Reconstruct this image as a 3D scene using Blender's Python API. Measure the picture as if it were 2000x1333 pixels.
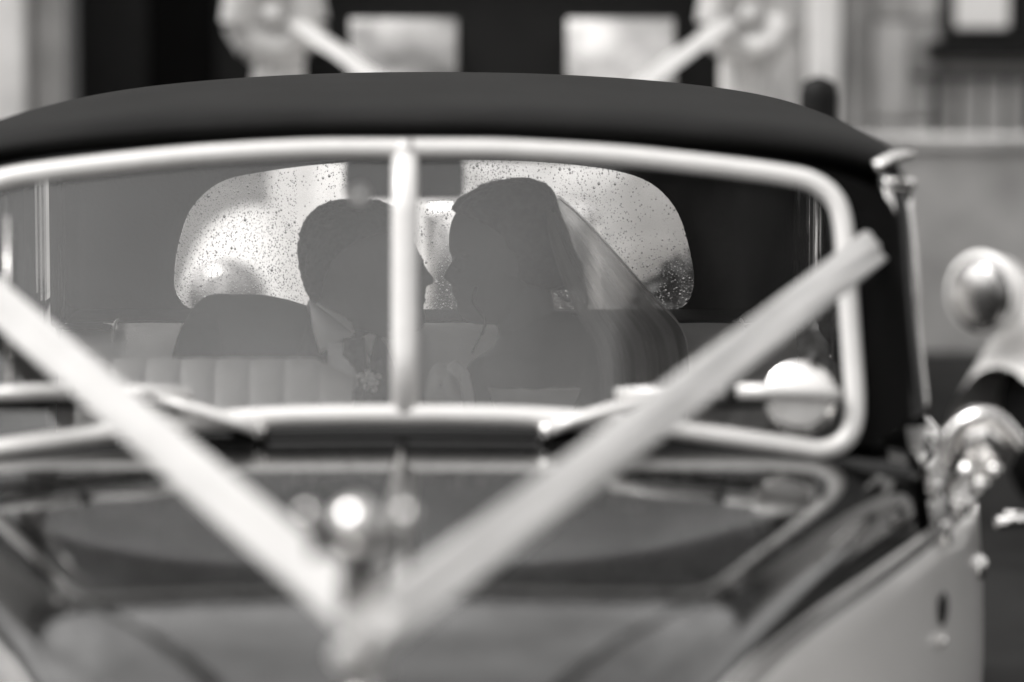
import bpy, bmesh, math, random
from mathutils import Vector, Matrix, noise
random.seed(7)
PI = math.pi
for o in list(bpy.data.objects): bpy.data.objects.remove(o)
SC = bpy.context.scene
COL = SC.collection

# ------------------------------------------------------------------ camera
FPX, PITCH = 7500.0, math.radians(6.36)
CAM = Vector((0.15, -5.25, 1.84))
cd = bpy.data.cameras.new('camera'); cam = bpy.data.objects.new('camera', cd); COL.objects.link(cam)
cam.location = CAM; cam.rotation_euler = (PI/2 - PITCH, 0, 0)
cd.sensor_width = 36; cd.lens = 135; cd.clip_start = 0.1; cd.clip_end = 2000
cd.dof.use_dof = True; cd.dof.focus_distance = 7.0; cd.dof.aperture_fstop = 1.95; cd.dof.aperture_blades = 0
SC.camera = cam
# ------------------------------------------------------------------ sky, sun, exposure
W = bpy.data.worlds.new('World'); SC.world = W; W.use_nodes = True
wn = W.node_tree.nodes; wl = W.node_tree.links
for n in list(wn): wn.remove(n)
wo = wn.new('ShaderNodeOutputWorld'); bg = wn.new('ShaderNodeBackground')
sky = wn.new('ShaderNodeTexSky'); sky.sky_type = 'NISHITA'; sky.sun_disc = False
SUN_EL, SUN_AZ = math.radians(60), math.radians(252)      # azimuth clockwise from +Y
sky.sun_elevation = SUN_EL; sky.sun_rotation = SUN_AZ
sky.air_density = 1.0; sky.dust_density = 4.0; sky.ozone_density = 1.0
hs = wn.new('ShaderNodeHueSaturation'); hs.inputs['Saturation'].default_value = 0.0
tint = wn.new('ShaderNodeMix'); tint.data_type = 'RGBA'; tint.blend_type = 'MULTIPLY'; tint.inputs[0].default_value = 1
# soft cloud variation over an overcast sky
tc = wn.new('ShaderNodeTexCoord'); cn = wn.new('ShaderNodeTexNoise'); cn.inputs['Scale'].default_value = 9.0
cn.inputs['Detail'].default_value = 4; cr = wn.new('ShaderNodeValToRGB')
cr.color_ramp.elements[0].position = .3; cr.color_ramp.elements[0].color = (.6, .59, .58, 1)
cr.color_ramp.elements[1].position = .7; cr.color_ramp.elements[1].color = (1.35, 1.33, 1.31, 1)
wl.new(tc.outputs['Generated'], cn.inputs['Vector']); wl.new(cn.outputs['Fac'], cr.inputs['Fac'])
wl.new(sky.outputs[0], hs.inputs['Color']); wl.new(hs.outputs[0], tint.inputs[6]); wl.new(cr.outputs[0], tint.inputs[7])
wl.new(tint.outputs[2], bg.inputs['Color']); bg.inputs['Strength'].default_value = 0.15
wl.new(bg.outputs[0], wo.inputs['Surface'])
sd = bpy.data.lights.new('sun', 'SUN'); sun = bpy.data.objects.new('sun', sd); COL.objects.link(sun)
sd.energy = 0.5; sd.angle = math.radians(18); sd.color = (1, .985, .97)
sdir = Vector((math.sin(SUN_AZ)*math.cos(SUN_EL), math.cos(SUN_AZ)*math.cos(SUN_EL), math.sin(SUN_EL)))
sun.rotation_euler = sdir.to_track_quat('Z', 'Y').to_euler()
SC.view_settings.view_transform = 'Standard'; SC.view_settings.look = 'None'
SC.view_settings.exposure = 1.1; SC.view_settings.gamma = 1; SC.view_settings.use_curve_mapping = False
SC.render.engine = 'CYCLES'
SC.cycles.transparent_max_bounces = 24; SC.cycles.max_bounces = 12

# ------------------------------------------------------------------ helpers
def P(u, v, Y):
    "the point at depth Y seen at (u, v) of the 2000 x 1333 photograph"
    d = Vector((0, math.cos(PITCH), -math.sin(PITCH)))*FPX + Vector((1, 0, 0))*(u-1000) + Vector((0, math.sin(PITCH), math.cos(PITCH)))*(666.5-v)
    return CAM + d*((Y-CAM.y)/d.y)
def pxm(Y): return FPX/(Y-CAM.y)

def mat(name, c, rough=.5, metal=0, coat=0, nscale=8, nvar=.12, bump=0, bscale=120, spec=.5, sheen=0):
    m = bpy.data.materials.new(name); m.use_nodes = True; nt = m.node_tree; b = nt.nodes['Principled BSDF']
    if not isinstance(c, tuple): c = (c, c*.985, c*.97)
    tc = nt.nodes.new('ShaderNodeTexCoord'); n = nt.nodes.new('ShaderNodeTexNoise'); n.inputs['Scale'].default_value = nscale; n.inputs['Detail'].default_value = 5
    nt.links.new(tc.outputs['Object'], n.inputs['Vector'])
    r = nt.nodes.new('ShaderNodeValToRGB'); r.color_ramp.elements[0].position = .3; r.color_ramp.elements[1].position = .7
    r.color_ramp.elements[0].color = tuple(x*(1-nvar) for x in c)+(1,); r.color_ramp.elements[1].color = tuple(min(1, x*(1+nvar)) for x in c)+(1,)
    nt.links.new(n.outputs['Fac'], r.inputs['Fac']); nt.links.new(r.outputs[0], b.inputs['Base Color'])
    b.inputs['Roughness'].default_value = rough; b.inputs['Metallic'].default_value = metal
    b.inputs['Specular IOR Level'].default_value = spec; b.inputs['Coat Weight'].default_value = coat; b.inputs['Coat Roughness'].default_value = .03
    b.inputs['Sheen Weight'].default_value = sheen
    if bump:
        n2 = nt.nodes.new('ShaderNodeTexNoise'); n2.inputs['Scale'].default_value = bscale; n2.inputs['Detail'].default_value = 4
        nt.links.new(tc.outputs['Object'], n2.inputs['Vector'])
        bm_ = nt.nodes.new('ShaderNodeBump'); bm_.inputs['Strength'].default_value = bump; bm_.inputs['Distance'].default_value = .004
        nt.links.new(n2.outputs['Fac'], bm_.inputs['Height']); nt.links.new(bm_.outputs[0], b.inputs['Normal'])
    return m
def glass_mat(name, ior=1.52, tintc=.97, rough=0.0):
    m = bpy.data.materials.new(name); m.use_nodes = True; nt = m.node_tree
    for n in list(nt.nodes): nt.nodes.remove(n)
    out = nt.nodes.new('ShaderNodeOutputMaterial'); mx = nt.nodes.new('ShaderNodeMixShader')
    tr = nt.nodes.new('ShaderNodeBsdfTransparent'); tr.inputs[0].default_value = (tintc, tintc, tintc, 1)
    gl = nt.nodes.new('ShaderNodeBsdfGlossy'); gl.inputs['Roughness'].default_value = rough; gl.inputs[0].default_value = (1, 1, 1, 1)
    lw = nt.nodes.new('ShaderNodeFresnel'); lw.inputs['IOR'].default_value = ior
    nt.links.new(lw.outputs[0], mx.inputs[0]); nt.links.new(tr.outputs[0], mx.inputs[1]); nt.links.new(gl.outputs[0], mx.inputs[2])
    nt.links.new(mx.outputs[0], out.inputs['Surface']); return m
def haze_layer(m, z0, z1, amount):
    "pale diffuse layer standing in for reflected haze, stronger towards the lower edge of the pane"
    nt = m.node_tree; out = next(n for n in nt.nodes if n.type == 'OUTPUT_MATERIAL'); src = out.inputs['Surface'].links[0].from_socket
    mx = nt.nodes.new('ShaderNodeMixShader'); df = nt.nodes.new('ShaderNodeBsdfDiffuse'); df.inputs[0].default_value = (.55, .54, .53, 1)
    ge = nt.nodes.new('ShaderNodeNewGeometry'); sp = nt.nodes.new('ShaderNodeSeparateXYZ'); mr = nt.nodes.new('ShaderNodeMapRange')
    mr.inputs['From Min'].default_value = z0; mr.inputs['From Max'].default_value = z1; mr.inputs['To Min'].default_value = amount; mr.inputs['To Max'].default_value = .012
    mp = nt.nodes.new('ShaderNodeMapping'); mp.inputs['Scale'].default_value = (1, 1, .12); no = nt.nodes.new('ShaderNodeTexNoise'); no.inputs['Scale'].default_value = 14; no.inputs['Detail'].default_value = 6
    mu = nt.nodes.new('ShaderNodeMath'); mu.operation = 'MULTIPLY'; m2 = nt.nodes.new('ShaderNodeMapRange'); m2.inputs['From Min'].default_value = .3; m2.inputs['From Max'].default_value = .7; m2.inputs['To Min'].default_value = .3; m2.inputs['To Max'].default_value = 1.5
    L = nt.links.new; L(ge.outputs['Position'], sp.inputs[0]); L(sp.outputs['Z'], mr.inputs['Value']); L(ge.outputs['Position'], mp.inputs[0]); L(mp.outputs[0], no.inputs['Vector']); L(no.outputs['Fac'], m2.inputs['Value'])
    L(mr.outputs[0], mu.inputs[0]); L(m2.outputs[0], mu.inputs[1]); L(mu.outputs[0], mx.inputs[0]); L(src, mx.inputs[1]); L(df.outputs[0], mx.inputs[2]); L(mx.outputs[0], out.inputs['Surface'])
def veil_mat(name, dens=.4):
    m = bpy.data.materials.new(name); m.use_nodes = True; nt = m.node_tree
    for n in list(nt.nodes): nt.nodes.remove(n)
    out = nt.nodes.new('ShaderNodeOutputMaterial'); mx = nt.nodes.new('ShaderNodeMixShader')
    tr = nt.nodes.new('ShaderNodeBsdfTransparent'); m2 = nt.nodes.new('ShaderNodeMixShader'); m2.inputs[0].default_value = .55
    df = nt.nodes.new('ShaderNodeBsdfDiffuse'); tl = nt.nodes.new('ShaderNodeBsdfTranslucent')
    df.inputs[0].default_value = (.8, .79, .78, 1); tl.inputs[0].default_value = (.8, .79, .78, 1)
    fr = nt.nodes.new('ShaderNodeLayerWeight'); fr.inputs[0].default_value = .35
    mr = nt.nodes.new('ShaderNodeMapRange'); mr.inputs['To Min'].default_value = dens; mr.inputs['To Max'].default_value = .62
    nt.links.new(fr.outputs['Facing'], mr.inputs['Value']); nt.links.new(mr.outputs[0], mx.inputs[0])
    nt.links.new(df.outputs[0], m2.inputs[1]); nt.links.new(tl.outputs[0], m2.inputs[2])
    nt.links.new(tr.outputs[0], mx.inputs[1]); nt.links.new(m2.outputs[0], mx.inputs[2]); nt.links.new(mx.outputs[0], out.inputs['Surface'])
    return m
M = dict(
    black_paint=mat('black_paint', .006, .05, coat=0, nvar=.2, nscale=3),
    roof=mat('roof_cloth', .010, .6, nvar=.35, nscale=5, bump=.25, bscale=320, spec=.07),
    cream_far=mat('cream_paint_rainy', .70, .3, coat=.5, nvar=.1, nscale=2),
    cream=mat('cream_paint', .80, .25, coat=.6, nvar=.03, nscale=2),
    chrome=mat('chrome', .86, .10, metal=1, nvar=.03, nscale=20),
    satin_metal=mat('polished_frame_metal', .72, .30, metal=.2, nvar=.03, nscale=30),
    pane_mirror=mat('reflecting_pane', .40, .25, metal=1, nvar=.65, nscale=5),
    rubber=mat('rubber', .012, .7, spec=.2), head=mat('headlining', .02, .95, bump=.3, spec=.1), trim=mat('dark_trim', .012, .8, spec=.15),
    leather=mat('pale_leather', .86, .5, nvar=.08, bump=.25, bscale=300), leather_d=mat('shaded_bolster', .02, .85, sheen=.3),
    ribbon=mat('satin_ribbon', .46, .33, nvar=.06, bump=.1, bscale=500, sheen=.3), skin=mat('skin', .2, .5, nvar=.05, bump=.1, bscale=300),
    hair=mat('dark_hair', .035, .6, spec=.2, nvar=.3, nscale=60, bump=.8, bscale=150), hair2=mat('brown_hair', .10, .5, spec=.3, nvar=.15, nscale=60, bump=.4, bscale=160),
    suit=mat('dark_suit_wool', .018, .95, spec=.1, bump=.5, bscale=400, nvar=.2), shirt=mat('white_cotton', .92, .7, bump=.2), tie=mat('patterned_tie', .08, .5, nvar=.5, nscale=90),
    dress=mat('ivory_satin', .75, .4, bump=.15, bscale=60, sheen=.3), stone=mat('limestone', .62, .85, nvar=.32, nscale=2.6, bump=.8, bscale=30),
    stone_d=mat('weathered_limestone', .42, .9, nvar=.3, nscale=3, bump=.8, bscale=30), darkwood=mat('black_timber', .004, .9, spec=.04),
    brick_d=mat('dark_brick', .02, .95, nvar=.3, spec=.1), asphalt=mat('wet_asphalt', .012, .85, nvar=.4, nscale=3, bump=.5, bscale=60, spec=.15),
    iron=mat('black_iron', .01, .6, spec=.15), foliage=mat('evergreen_leaves', .045, .6, nvar=.4), bark=mat('bark', .08, .9, bump=.6),
    glass=glass_mat('clear_glass', 1.70), glass_rear=glass_mat('rear_glass', 1.4), white=mat('white_enamel', .8, .2, nvar=.02, coat=.5), petal=mat('white_petals', .8, .7),
)
M['veil'] = veil_mat('tulle', .30)
md = bpy.data.materials.new('water_drops'); md.use_nodes = True; b = md.node_tree.nodes['Principled BSDF']
b.inputs['Base Color'].default_value = (1, 1, 1, 1); b.inputs['Transmission Weight'].default_value = 1; b.inputs['IOR'].default_value = 1.33; b.inputs['Roughness'].default_value = 0
M['drops'] = md; haze_layer(M['glass'], 1.17, 1.26, .035)  # windscreen glass gets painted haze, paler low down

def wet(m, scale, strength):
    nt = m.node_tree; b = nt.nodes['Principled BSDF']; tc = nt.nodes.new('ShaderNodeTexCoord'); v = nt.nodes.new('ShaderNodeTexVoronoi'); v.inputs['Scale'].default_value = scale
    r = nt.nodes.new('ShaderNodeMapRange'); r.inputs['From Max'].default_value = .32; r.inputs['To Min'].default_value = 1; r.inputs['To Max'].default_value = 0
    nt.links.new(tc.outputs['Object'], v.inputs['Vector']); nt.links.new(v.outputs['Distance'], r.inputs['Value'])
    bu = nt.nodes.new('ShaderNodeBump'); bu.inputs['Strength'].default_value = strength; bu.inputs['Distance'].default_value = .0008
    nt.links.new(r.outputs[0], bu.inputs['Height']); nt.links.new(bu.outputs[0], b.inputs['Coat Normal']); nt.links.new(bu.outputs[0], b.inputs['Normal'])
M['bonnet_paint'] = mat('bonnet_paint', .006, .05, coat=0, spec=1.0, nvar=.2, nscale=3); wet(M['bonnet_paint'], 75, .28)
def mesh(name, vs, fs, m, parent=None, smooth=True):
    me = bpy.data.meshes.new(name); me.from_pydata([tuple(v) for v in vs], [], fs); me.validate()
    bm = bmesh.new(); bm.from_mesh(me); bmesh.ops.recalc_face_normals(bm, faces=bm.faces); bm.to_mesh(me); bm.free()
    if smooth: me.polygons.foreach_set('use_smooth', [True]*len(me.polygons))
    me.materials.append(M[m] if isinstance(m, str) else m)
    o = bpy.data.objects.new(name, me); COL.objects.link(o)
    if parent: o.parent = parent; o.matrix_parent_inverse = world(parent).inverted()
    return o
def world(o):
    mw = o.matrix_basis.copy(); p = o.parent; mp = o.matrix_parent_inverse
    if p: return world(p) @ mp @ mw
    return mw
def thing(name, label, cat, loc, group=None, rz=0):
    o = bpy.data.objects.new(name, None); COL.objects.link(o); o.location = loc; o.rotation_euler = (0, 0, rz); o.empty_display_size = .1
    o['label'] = label; o['category'] = cat
    if group: o['group'] = group
    return o
def tag(o, label=None, cat=None, group=None, kind=None):
    if label: o['label'] = label
    if cat: o['category'] = cat
    if group: o['group'] = group
    if kind: o['kind'] = kind
    return o
class MB:
    def __init__(s): s.v = []; s.f = []
    def add(s, v, f):
        k = len(s.v); s.v += [Vector(a) for a in v]; s.f += [tuple(i+k for i in q) for q in f]; return s
    def box(s, c, d, R=None, bev=0):
        bm = bmesh.new(); bmesh.ops.create_cube(bm, size=1)
        for v in bm.verts: v.co = Vector((v.co.x*d[0], v.co.y*d[1], v.co.z*d[2]))
        if bev: bmesh.ops.bevel(bm, geom=bm.edges[:], offset=bev, segments=2, affect='EDGES', profile=.6)
        vs = [(R @ v.co if R else v.co.copy())+Vector(c) for v in bm.verts]; bm.verts.index_update()
        s.add(vs, [tuple(v.index for v in f.verts) for f in bm.faces]); bm.free(); return s
    def grid(s, rows, close_u=False, close_v=False, cap=False):
        n = len(rows); m_ = len(rows[0]); fs = []
        for i in range(n if close_v else n-1):
            for j in range(m_ if close_u else m_-1):
                a = i*m_+j; b = i*m_+(j+1) % m_; c = ((i+1) % n)*m_+(j+1) % m_; d = ((i+1) % n)*m_+j
                fs.append((a, b, c, d))
        if cap: fs += [tuple(range(m_)), tuple((n-1)*m_+j for j in range(m_))]
        return s.add([p for r in rows for p in r], fs)
    def tube(s, path, r, n=12, closed=False, flat=1.0, up=Vector((0, 0, 1)), cap=True):
        path = [Vector(p) for p in path]; N = len(path); rows = []
        for i, p in enumerate(path):
            a = path[(i-1) % N] if closed or i else path[i]; b = path[(i+1) % N] if closed or i < N-1 else path[i]
            t = (b-a).normalized(); x = t.cross(up)
            if x.length < 1e-3: x = t.cross(Vector((1, 0, 0)))
            x.normalize(); y = x.cross(t).normalized(); rr = r[i] if isinstance(r, (list, tuple)) else r
            rows.append([p+x*math.cos(2*PI*k/n)*rr+y*math.sin(2*PI*k/n)*rr*flat for k in range(n)])
        return s.grid(rows, close_u=True, close_v=closed, cap=cap and not closed)
    def sphere(s, c, r, sc=(1, 1, 1), n=14, R=None):
        rows = []
        for i in range(1, n):
            a = PI*i/n; row = []
            for k in range(n*2):
                b = PI*k/n; v = Vector((math.sin(a)*math.cos(b)*sc[0], math.sin(a)*math.sin(b)*sc[1], math.cos(a)*sc[2]))*r
                row.append((R @ v if R else v)+Vector(c))
            rows.append(row)
        return s.grid(rows, close_u=True, cap=True)
    def lathe(s, prof, c, axis=Vector((0, 0, 1)), n=24):
        q = Vector((0, 0, 1)).rotation_difference(Vector(axis).normalized())
        return s.grid([[Vector(c)+q @ Vector((r*math.cos(2*PI*k/n), r*math.sin(2*PI*k/n), z)) for k in range(n)] for r, z in prof], close_u=True, cap=True)
    def build(s, name, m, parent=None, smooth=True): return mesh(name, s.v, s.f, m, parent, smooth)
def catmull(pts, k=8, closed=False):
    pts = [Vector(p) for p in pts]; N = len(pts); out = []
    for i in range(N if closed else N-1):
        g = lambda j: pts[j % N] if closed else pts[max(0, min(N-1, j))]
        p0, p1, p2, p3 = g(i-1), g(i), g(i+1), g(i+2)
        for j in range(k):
            t = j/k; out.append(.5*((2*p1)+(-p0+p2)*t+(2*p0-5*p1+4*p2-p3)*t*t+(-p0+3*p1-3*p2+p3)*t**3))
    if not closed: out.append(pts[-1])
    return out
def mods(o, *specs):
    for typ, kw in specs:
        m = o.modifiers.new(typ.lower(), typ)
        for k, v in kw.items(): setattr(m, k, v)
    dg = bpy.context.evaluated_depsgraph_get(); dg.update()
    me = bpy.data.meshes.new_from_object(o.evaluated_get(dg)); old = o.data; o.modifiers.clear(); o.data = me
    me.polygons.foreach_set('use_smooth', [True]*len(me.polygons)); return o
def jitter(o, fn):
    "push every vertex along its normal by fn(co)"
    cs = [v.co.copy() for v in o.data.vertices]; ns = [v.normal.copy() for v in o.data.vertices]
    flat = []
    for c, n_ in zip(cs, ns): flat += list(c+n_*fn(c))
    o.data.vertices.foreach_set('co', flat); o.data.update()
def lerp_tab(tab, x):
    if x <= tab[0][0]: return tab[0][1]
    for (a, b), (c, d) in zip(tab, tab[1:]):
        if x <= c: return b+(d-b)*(x-a)/(c-a)
    return tab[-1][1]
def smoothtab(tab):
    return lambda x: lerp_tab([(p.x, p.y) for p in catmull([Vector((a, b, 0)) for a, b in tab], 6)], x)

# ================================================================== THE PLACE
g = MB(); g.grid([[(x, y, 0) for x in (-600, -60, -12, -4, 4, 12, 60, 600)] for y in (-600, -60, -15, -6, 0, 8, 30, 600)])
tag(g.build('ground', 'asphalt', smooth=False), kind='structure')

# ---- stone building with a dark timber doorway, beyond the cars (its face at Y = 12)
BY = 12.0
bd = thing('stone_building', 'pale limestone building with black timber doorway behind the parked cars', 'building', (0, BY, 0))
def bblock(name, x0, x1, z0, z1, y0, y1, m, par=bd, bev=.015):
    return MB().box(((x0+x1)/2, (y0+y1)/2, (z0+z1)/2), (x1-x0, y1-y0, z1-z0), bev=bev).build(name, m, par, smooth=False)
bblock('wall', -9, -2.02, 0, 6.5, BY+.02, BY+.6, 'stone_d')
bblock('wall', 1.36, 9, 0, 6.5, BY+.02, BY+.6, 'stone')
bblock('wall', -2.0, 1.34, 2.9, 6.5, BY+.03, BY+.62, 'stone')
bblock('roof', -9.4, 9.4, 6.52, 6.9, BY-.5, BY+7, 'rubber')
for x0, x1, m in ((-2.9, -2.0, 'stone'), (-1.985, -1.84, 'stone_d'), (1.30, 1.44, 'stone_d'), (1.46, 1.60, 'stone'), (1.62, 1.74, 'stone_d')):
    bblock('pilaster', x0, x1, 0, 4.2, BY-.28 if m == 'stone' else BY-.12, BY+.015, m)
pos = [(-1.82, -1.5), (-1.49, -1.2), (-1.19, -.83), (-.82, -.45), (-.44, 0), (.01, .4), (.41, .85), (.86, 1.28)]
dr = bblock('door', -1.83, 1.29, 0, 2.85, BY+.25, BY+.3, 'darkwood')
for i, (a, b_) in enumerate(pos): bblock('plank', a, b_, 0, 2.85, BY+.19+.02*(i % 2), BY+.245, 'darkwood' if i % 2 else 'iron', dr, .006)
# ashlar pieces and window right of the door
for i, x in enumerate([1.76, 1.93, 2.12, 2.60, 2.83, 3.1]):
    for j in range(9):
        w = .16 if x < 2.5 else .22
        if x == 2.12: continue
        bblock('stone_block', x, x+w, .02+j*.45, .455+j*.45, BY-.04-.02*random.random(), BY+.015, 'stone' if (i+j) % 3 else 'stone_d')
wf = bblock('window', 2.06, 2.52, 1.28, 2.6, BY-.10, BY+.01, 'iron')
bblock('pane', 2.12, 2.36, 1.33, 2.55, BY-.125, BY-.105, 'white', wf)
bblock('sill', 2.0, 2.56, 1.20, 1.275, BY-.22, BY+.01, 'iron', wf)
rl = thing('iron_railing', 'black iron railing with upright bars under the window at right', 'railing', (2.4, BY-.9, 0))
for i in range(14):
    MB().tube([(1.95+i*.10, BY-.9, .0), (1.95+i*.10, BY-.9, 1.17)], .011 if i % 4 else .022, 8).build('bar', 'iron', rl)
MB().box((2.6, BY-.9, 1.15), (1.5, .03, .03)).build('rail', 'iron', rl); MB().box((2.6, BY-.9, .75), (1.5, .03, .04)).build('rail', 'iron', rl)

lw = thing('low_wall', 'low pale rendered wall with coping between the parked cream cars and the stone building', 'wall', (0, BY-1.1, 0))
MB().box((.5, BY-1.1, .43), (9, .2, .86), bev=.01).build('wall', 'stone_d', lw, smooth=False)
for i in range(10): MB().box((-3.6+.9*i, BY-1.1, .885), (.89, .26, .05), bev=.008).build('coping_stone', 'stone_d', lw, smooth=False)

# ---- behind the photographer: tall dark brick building and trees, seen only as reflections in glass and paint
tw = thing('brick_tower', 'tall narrow dark brick tower across the road behind the photographer', 'building', (2.75, -16, 0))
MB().box((2.75, -18, 7.5), (3.6, 4.0, 15), bev=.05).build('wall', 'brick_d', tw, smooth=False)
MB().box((2.75, -18, 15.15), (3.9, 4.3, .28), bev=.05).build('parapet', 'stone_d', tw, smooth=False)
for zz in (2, 5, 8, 11):
    for xx in (1.9, 3.6):
        wq = MB().box((xx, -15.97, zz), (1.0, .06, 1.7)).build('window', 'iron', tw, smooth=False)
        MB().box((xx, -15.93, zz), (.8, .02, 1.5)).build('pane', 'black_paint', wq, smooth=False)
for sx, lab in ((-1, 'unseen low stone terrace added at left to set the side light'), (1, 'unseen low stone terrace added at right to set the side light')):
    hs_ = thing('added_terrace', lab, 'building', (sx*16, 2, 0))  # added unseen houses, shaped for the low horizon and cabin light
    MB().box((sx*18.5, 1, 2.2), (5, 26, 4.4), bev=.03).build('wall', 'stone_d', hs_, smooth=False)
    rf = MB(); rf.add([(sx*15.8, -12.2, 4.4), (sx*21.2, -12.2, 4.4), (sx*21.2, 14.2, 4.4), (sx*15.8, 14.2, 4.4), (sx*18.5, -12.2, 5.9), (sx*18.5, 14.2, 5.9)], [(0, 3, 5, 4), (1, 2, 5, 4), (0, 1, 4), (3, 2, 5), (0, 1, 2, 3)])
    rf.build('roof', 'iron', hs_, smooth=False)
    for k in range(7):
        for zz in (1.6, 3.4):
            wq = MB().box((sx*15.98, -9.5+3.6*k, zz), (.08, 1.1, 1.2)).build('window', 'white', hs_, smooth=False)
            MB().box((sx*15.93, -9.5+3.6*k, zz), (.03, .95, 1.05)).build('pane', 'black_paint', wq, smooth=False)
def tree(name, loc, h, r, label, seed, n=2600, leaf=.13):
    rnd = random.Random(seed); t = thing(name, label, 'tree', loc)
    L = Vector(loc); tr = MB(); tr.tube(catmull([L, L+Vector((.1, 0, h*.3)), L+Vector((-.1, .1, h*.6)), L+Vector((0, 0, h*.92))], 4), [.28-.018*i for i in range(13)], 9)
    clumps = []
    for i in range(26):
        a = rnd.random()*2*PI; z = h*(.35+.6*rnd.random()); rr = r*(1-abs(z/h-.6))*rnd.uniform(.4, 1)
        c = L+Vector((math.cos(a)*rr, math.sin(a)*rr, z)); clumps.append((c, rnd.uniform(.22, .42)*r))
        b0 = L+Vector((0, 0, z*.75)); tr.tube([b0, (b0+c)/2+Vector((0, 0, .15)), c], [.07, .045, .02], 6)
    tr.build('trunk', 'bark', t)
    vs, fs = [], []
    for i in range(n):
        c, cr_ = rnd.choice(clumps); d = Vector((rnd.gauss(0, 1), rnd.gauss(0, 1), rnd.gauss(0, 1))).normalized()*cr_*rnd.random()**.4
        p = c+d; a = Vector((rnd.gauss(0, 1), rnd.gauss(0, 1), rnd.gauss(0, 1))).normalized(); b = a.orthogonal().normalized()
        k = len(vs); vs += [p-a*leaf, p+b*leaf*.6, p+a*leaf, p-b*leaf*.6]; fs.append((k, k+1, k+2, k+3))
    mesh('crown', vs, fs, 'foliage', t, smooth=False); return t
tree('broadleaf_tree', (-6.2, -15, 0), 15, 3.4, 'broad leafy tree behind the photographer at left', 3)
tree('broadleaf_tree', (-9, -8, 0), 9, 2.6, 'smaller leafy tree off to the left of the cars', 5, 2600, .2)
tree('broadleaf_tree', (9, -8, 0), 10, 3.2, 'leafy tree standing off to the right of the cars', 8, 2600, .2)

# ================================================================== cream cars behind
def strip(name, a, b, w, label, cat='ribbon', group=None, nrm=None, sag=0.0, m='ribbon', parent=None, thick=.0012, twist=0):
    a, b = Vector(a), Vector(b); t = (b-a).normalized(); n0 = Vector(nrm).normalized(); s = t.cross(n0).normalized(); n0 = s.cross(t)
    top, bot = [], []
    for i in range(25):
        f = i/24; p = a.lerp(b, f)-Vector((0, 0, 1))*sag*4*f*(1-f); R = Matrix.Rotation(twist*(f-.5), 3, t)
        row = []; rb = []
        for j in range(9):
            q = (j/8-.5); off = n0*(.045*w*(1-4*q*q)+.03*w*math.sin(f*13+q*7)+.03*w*math.sin(f*29-q*15))
            row.append(p+R @ (s*q*w+off)); rb.append(p+R @ (s*q*w+off-n0*thick))
        top.append(row); bot.append(rb)
    g_ = MB(); g_.grid([r+list(reversed(q)) for r, q in zip(top, bot)], close_u=True, cap=True)
    o = g_.build(name, m, parent)
    if label: tag(o, label, cat, group)
    return o
def bow(name, c, s, label, group, Rz=0):
    t = thing(name, label, 'bow', c, group); c = Vector(c); rnd = random.Random(int(c.x*100))
    for k in range(9):
        a = 2*PI*k/9+.2; d = Vector((math.cos(a), -.25+.3*rnd.random(), math.sin(a)))
        path = catmull([c, c+d*s*.7+Vector((0, -s*.45, 0)), c+d*s*1.1, c+d*s*.65+Vector((0, s*.2, 0)), c+Vector((0, .01, 0))], 5)
        side = d.cross(Vector((0, 1, 0))).normalized()*s*.30
        rows = [[p-side, p+Vector((0, -.004, 0)), p+side] for p in path]
        MB().grid(rows).build('loop', 'ribbon', t)
    MB().sphere(c+Vector((0, -s*.3, 0)), s*.28).build('knot', 'ribbon', t)
    for q in (-1, 1): strip('tail', c+Vector((q*s*.12, -s*.2, 0)), c+Vector((q*s*.42, -s*.15, -s*2.6)), s*.42, None, nrm=(q*.2, -1, .1), parent=t)
    return t

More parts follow.
